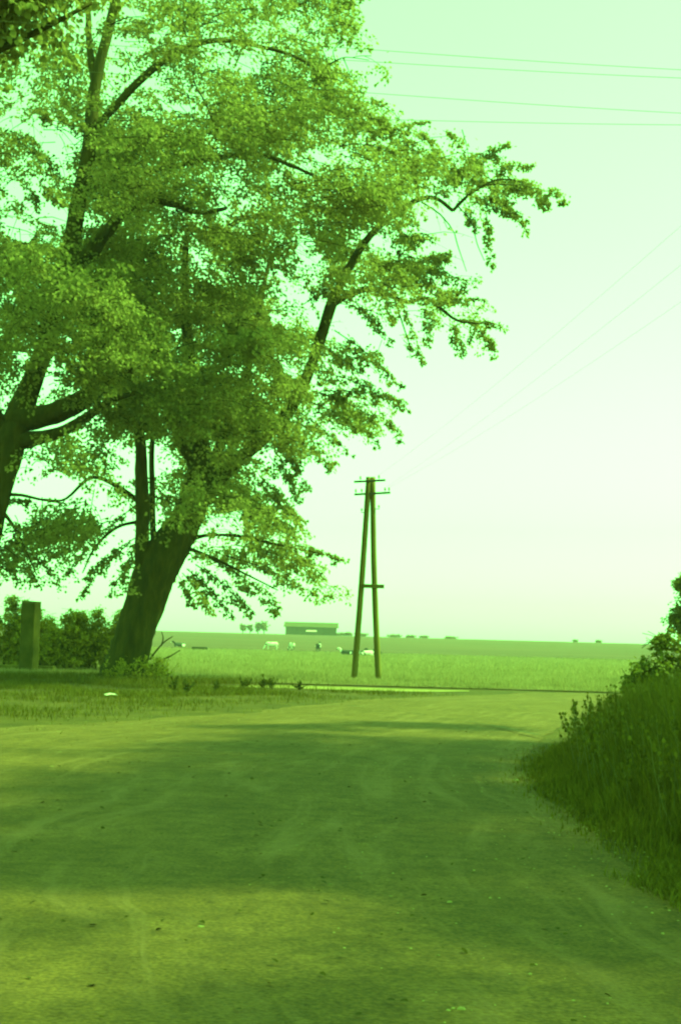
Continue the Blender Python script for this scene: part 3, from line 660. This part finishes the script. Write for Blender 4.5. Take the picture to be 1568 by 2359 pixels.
for f in np.linspace(-.47, .47, 7): obj('post', *box((bx + bw * f, YB - 4.9, bz + 1.6), (.22, .22, 3.3)), M['barn_wall'], tb)
sx = at(717., 1452., YB - 12)[0]; sz = float(zt(YB - 12)) + .1
tw = thing('field_shelter', 'small pale roofed shelter in front of the barn', 'shelter', (sx, YB - 12, sz))
for dx in (-1.9, 1.9):
    for dy in (-.8, .8): obj('post', *box((sx + dx, YB - 12 + dy, sz + .75), (.14, .14, 1.5)), M['barn_wall'], tw)
obj('roof', [(sx - 2.3, YB - 13.2, sz + 1.5), (sx + 2.3, YB - 13.2, sz + 1.5), (sx + 2.0, YB - 11, sz + 2.1), (sx - 2.0, YB - 11, sz + 2.1), (sx - 2.3, YB - 13.2, sz + 1.4), (sx + 2.3, YB - 13.2, sz + 1.4), (sx + 2.0, YB - 11, sz + 2.0), (sx - 2.0, YB - 11, sz + 2.0)], [[0, 1, 2, 3], [7, 6, 5, 4], [0, 4, 5, 1], [1, 5, 6, 2], [2, 6, 7, 3], [3, 7, 4, 0]], M['pale_wood'], tw)
obj('back_wall', *box((sx, YB - 11.1, sz + 1.0), (3.9, .08, 1.9)), M['barn_wall'], tw)

def far_tree(u, vt, vb, wu, y, name, label, cat, group, trunk=True):
    b = at(float(u), float(vb), y); b[2] = float(zt(y)) + .1; k = y / FPX; top = at(float(u), float(vt), y)[2]; h = max(top - b[2], 1.2); w = wu * k / 2 * 1.15
    t = thing(name, label, cat, b, group)
    hc = h * (.40 if trunk else .55)
    obj('trunk' if trunk else 'stem', *tube([b + np.array([0, 0, -.1]), b + np.array([.05 * w, 0, h * .4]), b + np.array([0, 0, h * .75])], [.05 * h, .035 * h, .02 * h], 6), M['twig'], t)
    parts = round_crown(b + np.array([0, 0, h - hc]), (w, w, hc), 70, 16, .42 if h > 2.5 else .32, (.25, .45), (.5, .9))
    parts += round_crown(b + np.array([w * rng.uniform(-.5, .5), 0, h - hc * .8]), (w * .6, w * .6, hc * .75), 30, 16, .4, (.25, .4), (.4, .8))
    crown_obj('crown' if trunk else 'foliage', parts, t, M['far_leaf'], M['twig']); return t
for u, vt, vb, wu, lab in [(559, 1436, 1452, 17, 'leftmost small round tree left of the barn'), (576, 1437, 1452, 13, 'smallest round tree in the row left of the barn'), (594, 1434, 1453, 17, 'tree with thin trunk third in the row left of the barn'), (608, 1431, 1454, 20, 'largest tree in the row nearest the barn')]:
    far_tree(u, vt, vb, wu, 618., 'skyline_tree', lab, 'tree', 'trees left of the barn')
for u, vt, wu, lab in [(783, 1456, 26, 'low skyline bush touching the right end of the barn'), (803, 1456, 20, 'skyline bush left of the utility pole'), (836, 1458, 18, 'skyline bush seen between the legs of the utility pole'), (906, 1461, 36, 'wide skyline bush right of the utility pole'), (944, 1463, 22, 'skyline bush second to the right of the utility pole'), (976, 1464, 20, 'skyline bush third to the right of the utility pole'), (1036, 1468, 30, 'skyline bush in the middle of the right skyline'), (1325, 1478, 12, 'tiny skyline bush far right of the pole'), (1378, 1479, 16, 'tiny skyline bush near the right edge')]:
    hz = 1464 + (u - 784) * math.tan(ROLL) + 3
    far_tree(u, vt + 1.5 if vt > 1470 else vt, hz + 2, wu, 612., 'skyline_bush', lab, 'bush', 'bushes along the skyline', trunk=False)

# ------------------------------------------------------------------ cows
def cow_mat(name, s, thr):
    m = bpy.data.materials.new(name); m.use_nodes = True; N = m.node_tree.nodes; L = m.node_tree.links
    b = N['Principled BSDF']; b.inputs['Roughness'].default_value = .85
    tc = N.new('ShaderNodeTexCoord'); no = N.new('ShaderNodeTexNoise'); no.noise_dimensions = '4D'; no.inputs['W'].default_value = s; no.inputs['Scale'].default_value = 1.5; no.inputs['Detail'].default_value = 1.0
    cr = N.new('ShaderNodeValToRGB'); cr.color_ramp.elements[0].position = thr; cr.color_ramp.elements[0].color = (.03, .028, .018, 1); cr.color_ramp.elements[1].position = thr + .02; cr.color_ramp.elements[1].color = (.75, .72, .55, 1)
    L.new(tc.outputs['Object'], no.inputs['Vector']); L.new(no.outputs['Fac'], cr.inputs[0]); L.new(cr.outputs[0], b.inputs['Base Color']); return m
def cow_mesh(pose):
    parts = []
    zb = 1.0 if pose != 'lie' else .42
    body = np.array([(-.95, 0, zb + .12, .16), (-.85, 0, zb + .1, .30), (-.5, 0, zb, .37), (0, 0, zb - .05, .41), (.45, 0, zb, .38), (.75, 0, zb + .08, .30), (.95, 0, zb + .14, .20)])
    parts.append(tube(body[:, :3], body[:, 3], 14))
    if pose == 'graze':
        neck = [(.8, 0, zb + .1, .24), (1.05, .02, zb - .1, .17), (1.22, .05, zb - .42, .13), (1.3, .06, zb - .6, .14), (1.42, .08, zb - .78, .10), (1.5, .08, zb - .9, .08)]; er = (1.28, .06, zb - .52)
    else:
        neck = [(.8, 0, zb + .15, .24), (1.0, 0, zb + .35, .17), (1.15, .02, zb + .52, .13), (1.28, .04, zb + .54, .14), (1.48, .05, zb + .42, .10), (1.6, .05, zb + .36, .085)]; er = (1.2, .03, zb + .62)
    neck = spline(np.array(neck), 14); parts.append(tube(neck[:, :3], neck[:, 3], 10))
    for s in (-1, 1):
        parts.append(tube([(er[0], er[1] + s * .06, er[2]), (er[0] - .02, er[1] + s * .17, er[2] + .03), (er[0] - .03, er[1] + s * .26, er[2])], [.035, .05, .02], 6))
        if pose != 'lie':
            parts.append(tube([(.62, s * .17, zb - .05), (.64, s * .18, .52), (.62, s * .18, .42), (.62, s * .18, .1), (.66, s * .18, .0)], [.13, .075, .075, .055, .07], 8))
            parts.append(tube([(-.72, s * .18, zb), (-.66, s * .19, .66), (-.82, s * .19, .46), (-.78, s * .19, .1), (-.74, s * .19, .0)], [.19, .12, .075, .055, .07], 8))
        else:
            parts.append(tube([(.6, s * .25, .28), (.9, s * .36, .16), (.72, s * .42, .08)], [.13, .09, .07], 8))
            parts.append(tube([(-.7, s * .25, .3), (-.3, s * .45, .2), (-.55, s * .5, .08)], [.2, .13, .08], 8))
    parts.append(tube([(-1.0, 0, zb + .2), (-1.1, .02, zb), (-1.1, .03, max(.1, zb - .45)), (-1.1, .03, max(.06, zb - .62))], [.04, .03, .025, .05], 6))
    if pose != 'lie': parts.append(tube([(-.5, 0, zb - .3), (-.45, 0, zb - .5)], [.17, .1], 8))
    V, F = merge(*parts)
    me = bpy.data.meshes.new('cow_body'); me.from_pydata(V, [], F); me.update(); return me
CM = {p: cow_mesh(p) for p in ('graze', 'up', 'lie')}
for (u, v, rz, pose, sd_, thr, lab) in [
  (626, 1499, 190, 'graze', 1.3, .34, 'mostly white grazing cow nearest the barn'), (671, 1501, 110, 'graze', 4.1, .46, 'white cow with dark head second from left below the barn'),
  (733, 1503, 80, 'up', 7.7, .56, 'dark cow with white legs third from left below the barn'), (801, 1512, 170, 'lie', 9.2, .55, 'dark and white cow lying left of the pole legs'),
  (843, 1513, 15, 'lie', 2.9, .50, 'white and dark cow lying between the pole legs'), (862, 1512, 160, 'lie', 5.5, .62, 'dark cow partly hidden by the right pole leg'),
  (414, 1492, 200, 'lie', 6.4, .58, 'lone cow lying far left near the leaning tree')]:
    hzv = 1464 + (u - 784) * math.tan(ROLL)
    ys = np.linspace(70, 330, 1500); prj = (1.6 - (zt(ys) + .05)) / ys * FPX
    y = float(np.interp(-(v - hzv), -prj, ys)); 
    y = min(max(y, 150), 245)
    x = at(float(u), float(v), y)[0]
    o = bpy.data.objects.new('cow', CM[pose].copy()); COL.objects.link(o); o.location = (x, y, float(zt(y)) + .06); o.rotation_euler = (0, 0, math.radians(rz))
    o.data.materials.append(cow_mat('cow hide', sd_, thr))
    r_ = o.modifiers.new('remesh', 'REMESH'); r_.mode = 'VOXEL'; r_.voxel_size = .035; r_.use_smooth_shade = True
    s_ = o.modifiers.new('smooth', 'SMOOTH'); s_.iterations = 3
    tag(o, lab, 'cow', 'cows in the pasture')
yt = 215.; xt = at(460., 1494., yt)[0]; zt_ = float(zt(yt))
tt = thing('water_trough', 'long dark trough in the pasture near the lone cow', 'trough', (xt, yt, zt_))
tv = [box((xt, yt - .4, zt_ + .35), (2.3, .08, .4)), box((xt, yt + .4, zt_ + .35), (2.3, .08, .4)), box((xt - 1.12, yt, zt_ + .35), (.08, .72, .4)), box((xt + 1.12, yt, zt_ + .35), (.08, .72, .4)), box((xt, yt, zt_ + .19), (2.2, .72, .06))]
obj('tub', *merge(*tv), M['twig'], tt)
for dx in (-.85, .85):
    for dy in (-.3, .3): obj('leg', *box((xt + dx, yt + dy, zt_ + .09), (.1, .1, .2)), M['twig'], tt)

# ------------------------------------------------------------------ grass
def blades(P, h, w, lean=.35, segs=2):
    n = len(P); a = rng.uniform(0, 2 * np.pi, n); A = np.stack([np.cos(a), np.sin(a), np.zeros(n)], 1)
    b = rng.uniform(0, 2 * np.pi, n); D = np.stack([np.cos(b), np.sin(b), np.zeros(n)], 1) * (rng.uniform(.1, 1, n) * lean * h)[:, None]
    up = np.array([0, 0, 1.0]); w = w[:, None] / 2
    m = P + D * .35 + up * (h * .58)[:, None]; t = P + D + up * h[:, None]
    V = np.stack([P - A * w, P + A * w, m + A * w * .75, m - A * w * .75, t + A * w * .12, t - A * w * .12], 1).reshape(-1, 3)
    F = (np.array([[0, 1, 2, 3], [3, 2, 4, 5]])[None] + (np.arange(n) * 6)[:, None, None]).reshape(-1, 4)
    return V, F
def clumped(x0, x1, y0, y1, n, scale=.8, keep=.5):
    x = rng.uniform(x0, x1, n) if np.isscalar(x0) else None
    y = rng.uniform(y0, y1, n)
    f = np.sin(x / scale + 2 * np.sin(y / scale * .7)) + np.sin(y / scale * 1.3 + 1.7 * np.sin(x / scale * .9)) + rng.normal(0, .8, n)
    k = f > np.quantile(f, 1 - keep); return x[k], y[k]
# tall meadow grass at the near edge of the pasture
n = 150000; y = 45.4 + (rng.random(n) ** 1.4) * 36; x = rng.uniform(-.30, .33, n) * y; y = y + .5 * np.sin(x * 1.9) * np.sin(x * .7 + 1) * (y < 48)
P = np.stack([x, y, zt(y) + .02], 1); V, F = blades(P, rng.uniform(.10, .30, n) * np.clip((y - 42) / 11, .35, 1), rng.uniform(.012, .024, n))
n2 = 120000; y = 76 + rng.random(n2) ** 1.1 * 155; x = rng.uniform(-.28, .29, n2) * y
P = np.stack([x, y, zt(y) + .02], 1); V2, F2 = blades(P, rng.uniform(.18, .42, n2), rng.uniform(.03, .06, n2))
stuff(obj('meadow_grass', np.vstack([V, V2]), np.vstack([F, F2 + len(V)]), M['meadow']), 'tall pale meadow grass covering the pasture', 'grass')
# verge on the left, between road and trees
LE = resamp(ledge, 200); ledx = lambda y: np.interp(y, LE[:, 1], LE[:, 0])
gx_, gy_ = clumped(-14., 9., 17., 46.8, 330000, .9, .5)
k = gx_ < np.where(gy_ > 40.5, -1.2, ledx(gy_)) - .1 + rng.normal(0, .75, len(gx_)); k &= gx_ > -.3 * gy_
dist = np.clip((np.where(gy_ > 40.5, -1.2, ledx(gy_)) - gx_) / 3.5, .15, 1)
k &= rng.random(len(gx_)) < dist * np.where(gy_ > 33, 1, .55)
gx_, gy_ = gx_[k], gy_[k]; P = np.stack([gx_, gy_, np.full(len(gx_), .004)], 1)
V, F = blades(P, rng.uniform(.03, .13, len(P)) * (1 + .9 * (gy_ > 41)), rng.uniform(.008, .016, len(P)), .8)
stuff(obj('verge_grass', V, F, M['grass']), 'short patchy grass on the verge left of the road', 'grass')
# bank grass on the right
n = 230000; y = rng.uniform(2, 28, n); x = XE(y) + rng.random(n) ** 1.15 * 7.5 - .1 - np.abs(rng.normal(0, .22, n))
k = x < .31 * y + 1.2; x, y = x[k], y[k]; bh = np.array([bankh(a, b) for a, b in zip(x, y)])
P = np.stack([x, y, bh], 1); edge = np.clip((x - XE(y) - .1 + .3 * np.sin(y * 2.3) * np.sin(x * 1.7 + y)) / .7, 0, 1)
V, F = blades(P, rng.uniform(.10, .32, len(P)) * (.25 + .75 * np.clip((x - XE(y) + .25) / .5, 0, 1)) + edge * rng.uniform(.0, .5, len(P)), rng.uniform(.008, .018, len(P)), .5)
stuff(obj('bank_grass', V, F, M['bankgrass']), 'dense tall dark grass covering the bank on the right', 'grass')
RE = resamp(redge, 200); redx = lambda y: np.interp(y, RE[:120, 1], RE[:120, 0])
n = 34000; y = rng.uniform(3, 10.5, n); f = rng.random(n) ** .6; x0 = np.minimum(redx(y) - .1, XE(y) - .9); x = x0 + f * (XE(y) - x0)
k = np.sin(x * 3.1 + 1.3 * np.sin(y * 2.2)) + np.sin(y * 2.7 + x) + rng.normal(0, .7, n) + f * 1.6 > .9; x, y = x[k], y[k]
P = np.stack([x, y, np.full(len(x), .008)], 1); V, F = blades(P, rng.uniform(.02, .09, len(P)), rng.uniform(.007, .014, len(P)), 1.2)
stuff(obj('roadside_weed_cover', V, F, M['bankgrass']), 'low sparse weeds between the road edge and the right bank', 'weeds')
n = 650; y = rng.uniform(11, 24, n); x = XE(y) + .15 + rng.random(n) ** 1.5 * 4.0; bh = np.array([bankh(a, b) for a, b in zip(x, y)])
S = np.stack([x, y, bh], 1); E = S + np.stack([rng.normal(-.03, .12, n), rng.normal(0, .12, n), rng.uniform(.45, .8, n)], 1)
TV, TF = thin_tubes(S, (S + E) / 2 + rng.normal(0, .04, (n, 3)), E, np.full(n, .004), np.full(n, .002))
V, F, _, _ = spray_leaves(S + (E - S) * .35, E, np.full(n, .018), np.full(n, 12), .042, sag=0, hang=-2.6)
stuff(crown_obj('weed_stalks', [(V, F, 0), (TV, TF, 1)], None, M['bankgrass'], M['straw']), 'upright weed stalks sticking out of the bank grass', 'weeds')
# dark dock plants along the verge
for k, (u, v, h, lab) in enumerate([(627, 1590, .42, 'tallest dark weed beside the pale shoulder'), (606, 1588, .26, 'short dark weed just left of the tallest weed'), (562, 1588, .3, 'dark weed midway between trunk and tallest weed'), (402, 1596, .42, 'dark bushy weed right of the trunk foot'), (430, 1598, .38, 'second dark weed right of the trunk foot'), (690, 1590, .22, 'small weed right of the tallest weed'), (498, 1592, .26, 'small dark weed on the verge left of the pale shoulder')]):
    b = gnd(float(u), float(v)); t = thing('dock_weed', lab, 'weed', b, 'dark weeds along the verge')
    n = 7; S = np.tile(b, (n, 1)); E = S + np.stack([rng.normal(0, .10, n), rng.normal(0, .10, n), rng.uniform(.7, 1, n) * h], 1); E[0] = b + np.array([.02, 0, h])
    V, F, TV, TF = spray_leaves(S, E, np.full(n, .03), np.full(n, 12), .07, sag=0, hang=-1.2)
    TV2, TF2 = thin_tubes(S, (S + E) / 2, E, np.full(n, .008), np.full(n, .004))
    obj('stem', TV2, TF2, M['twig'], t); crown_obj('foliage', [(V, F, 0), (TV, TF, 1)], t, M['weed'], M['twig'])

# ------------------------------------------------------------------ stones, litter
def stone_vf(c, s, n=1):
    V = np.array([(-1, -.6, 0), (-.5, -1, 0), (.6, -.9, 0), (1, .1, 0), (.4, 1, 0), (-.7, .8, 0), (-.6, -.4, .6), (.3, -.6, .7), (.7, .2, .55), (0, .6, .65), (-.5, .35, .6)]) * (1 + rng.normal(0, .12, (11, 3)))
    a = rng.uniform(0, 6.28); R2 = np.array([[math.cos(a), -math.sin(a), 0], [math.sin(a), math.cos(a), 0], [0, 0, 1]])
    V = (V * np.array([1, .8, .7])) @ R2.T * s + c
    F = [[0, 1, 7, 6], [1, 2, 7], [2, 3, 8, 7], [3, 4, 9, 8], [4, 5, 10, 9], [5, 0, 6, 10], [6, 7, 8, 9, 10]]
    return V.tolist(), F
def road_z(x, y):
    return .03 if ledx(y) < x else .004
for u, v, s, lab in [(462, 2157, .045, 'whitish stone lying on the sunlit near road'), (68, 2172, .035, 'pale stone near the lower left edge of the road'), (1190, 1807, .05, 'white stone at the right road edge by the grass bank'), (120, 1777, .06, 'pale stone on the left verge edge'), (138, 1742, .05, 'small pale stone on the left verge'), (1035, 2095, .03, 'small pale stone in the shaded middle of the road'), (1062, 2348, .03, 'pale pebble at the bottom of the road')]:
    p = gnd(float(u), float(v)); p[2] = road_z(p[0], p[1]) + .01
    tag(obj('stone', *stone_vf(p, s * .65), M['stone']), lab, 'stone', 'pale stones on the road')
n = 2600; y = 4.5 + rng.random(n) ** 1.3 * 22; x = rng.uniform(-5.5, 2.6, n)
x = np.where(rng.random(n) < .5, np.where(rng.random(n) < .5, ledx(y) + np.abs(rng.normal(0, .7, n)), XE(y) - np.abs(rng.normal(0, .6, n)) - .1), x)
V, F = merge(*[stone_vf(np.array([a, b, road_z(a, b) + .012]), rng.uniform(.003, .011)) for a, b in zip(x, y)])
stuff(obj('loose_gravel', V, F, M['stone']), 'loose pale gravel scattered over the road', 'gravel')
n = 420; y = 5 + rng.random(n) ** 1.2 * 20; x = rng.uniform(-5, 2.4, n); P = np.stack([x, y, np.full(n, .062)], 1)
V, F = leaves(P, np.stack([rng.normal(0, 1, n), rng.normal(0, 1, n), rng.normal(0, .12, n)], 1), np.stack([rng.normal(0, .25, n), rng.normal(0, .25, n), np.ones(n)], 1), rng.uniform(.02, .05, n))
stuff(obj('fallen_leaf_litter', V, F, M['bark']), 'small dark fallen leaves scattered over the road', 'leaf litter')
p = gnd(255., 1607.); a = .4
PV = [(p[0] + dx * math.cos(a) - dy * math.sin(a), p[1] + dx * math.sin(a) + dy * math.cos(a), .05 + dz) for dx, dy, dz in [(-.13, -.1, 0), (0, -.11, .03), (.14, -.09, .005), (.13, .1, .03), (0, .11, .05), (-.14, .1, .02)]]
tag(obj('paper_scrap', PV + [(q[0], q[1], q[2] - .004) for q in PV], [[0, 1, 4, 5], [1, 2, 3, 4], [11, 10, 7, 6], [10, 9, 8, 7], [0, 6, 7, 1], [1, 7, 8, 2], [2, 8, 9, 3], [3, 9, 10, 4], [4, 10, 11, 5], [5, 11, 6, 0]], M['paper']), 'white scrap lying in the grass before the leaning tree', 'litter')

# ------------------------------------------------------------------ haze
hm = bpy.data.materials.new('haze'); hm.use_nodes = True; N = hm.node_tree.nodes; N.clear()
ho = N.new('ShaderNodeOutputMaterial'); pv = N.new('ShaderNodeVolumePrincipled')
pv.inputs['Color'].default_value = (.92, .92, .90, 1); pv.inputs['Density'].default_value = 0.00024; pv.inputs['Anisotropy'].default_value = 0.0
hm.node_tree.links.new(pv.outputs[0], ho.inputs['Volume'])
stuff(obj('haze', *box((0, 610, 8.5), (1900, 1440, 47)), hm), 'thin pale summer haze over the fields', 'haze')
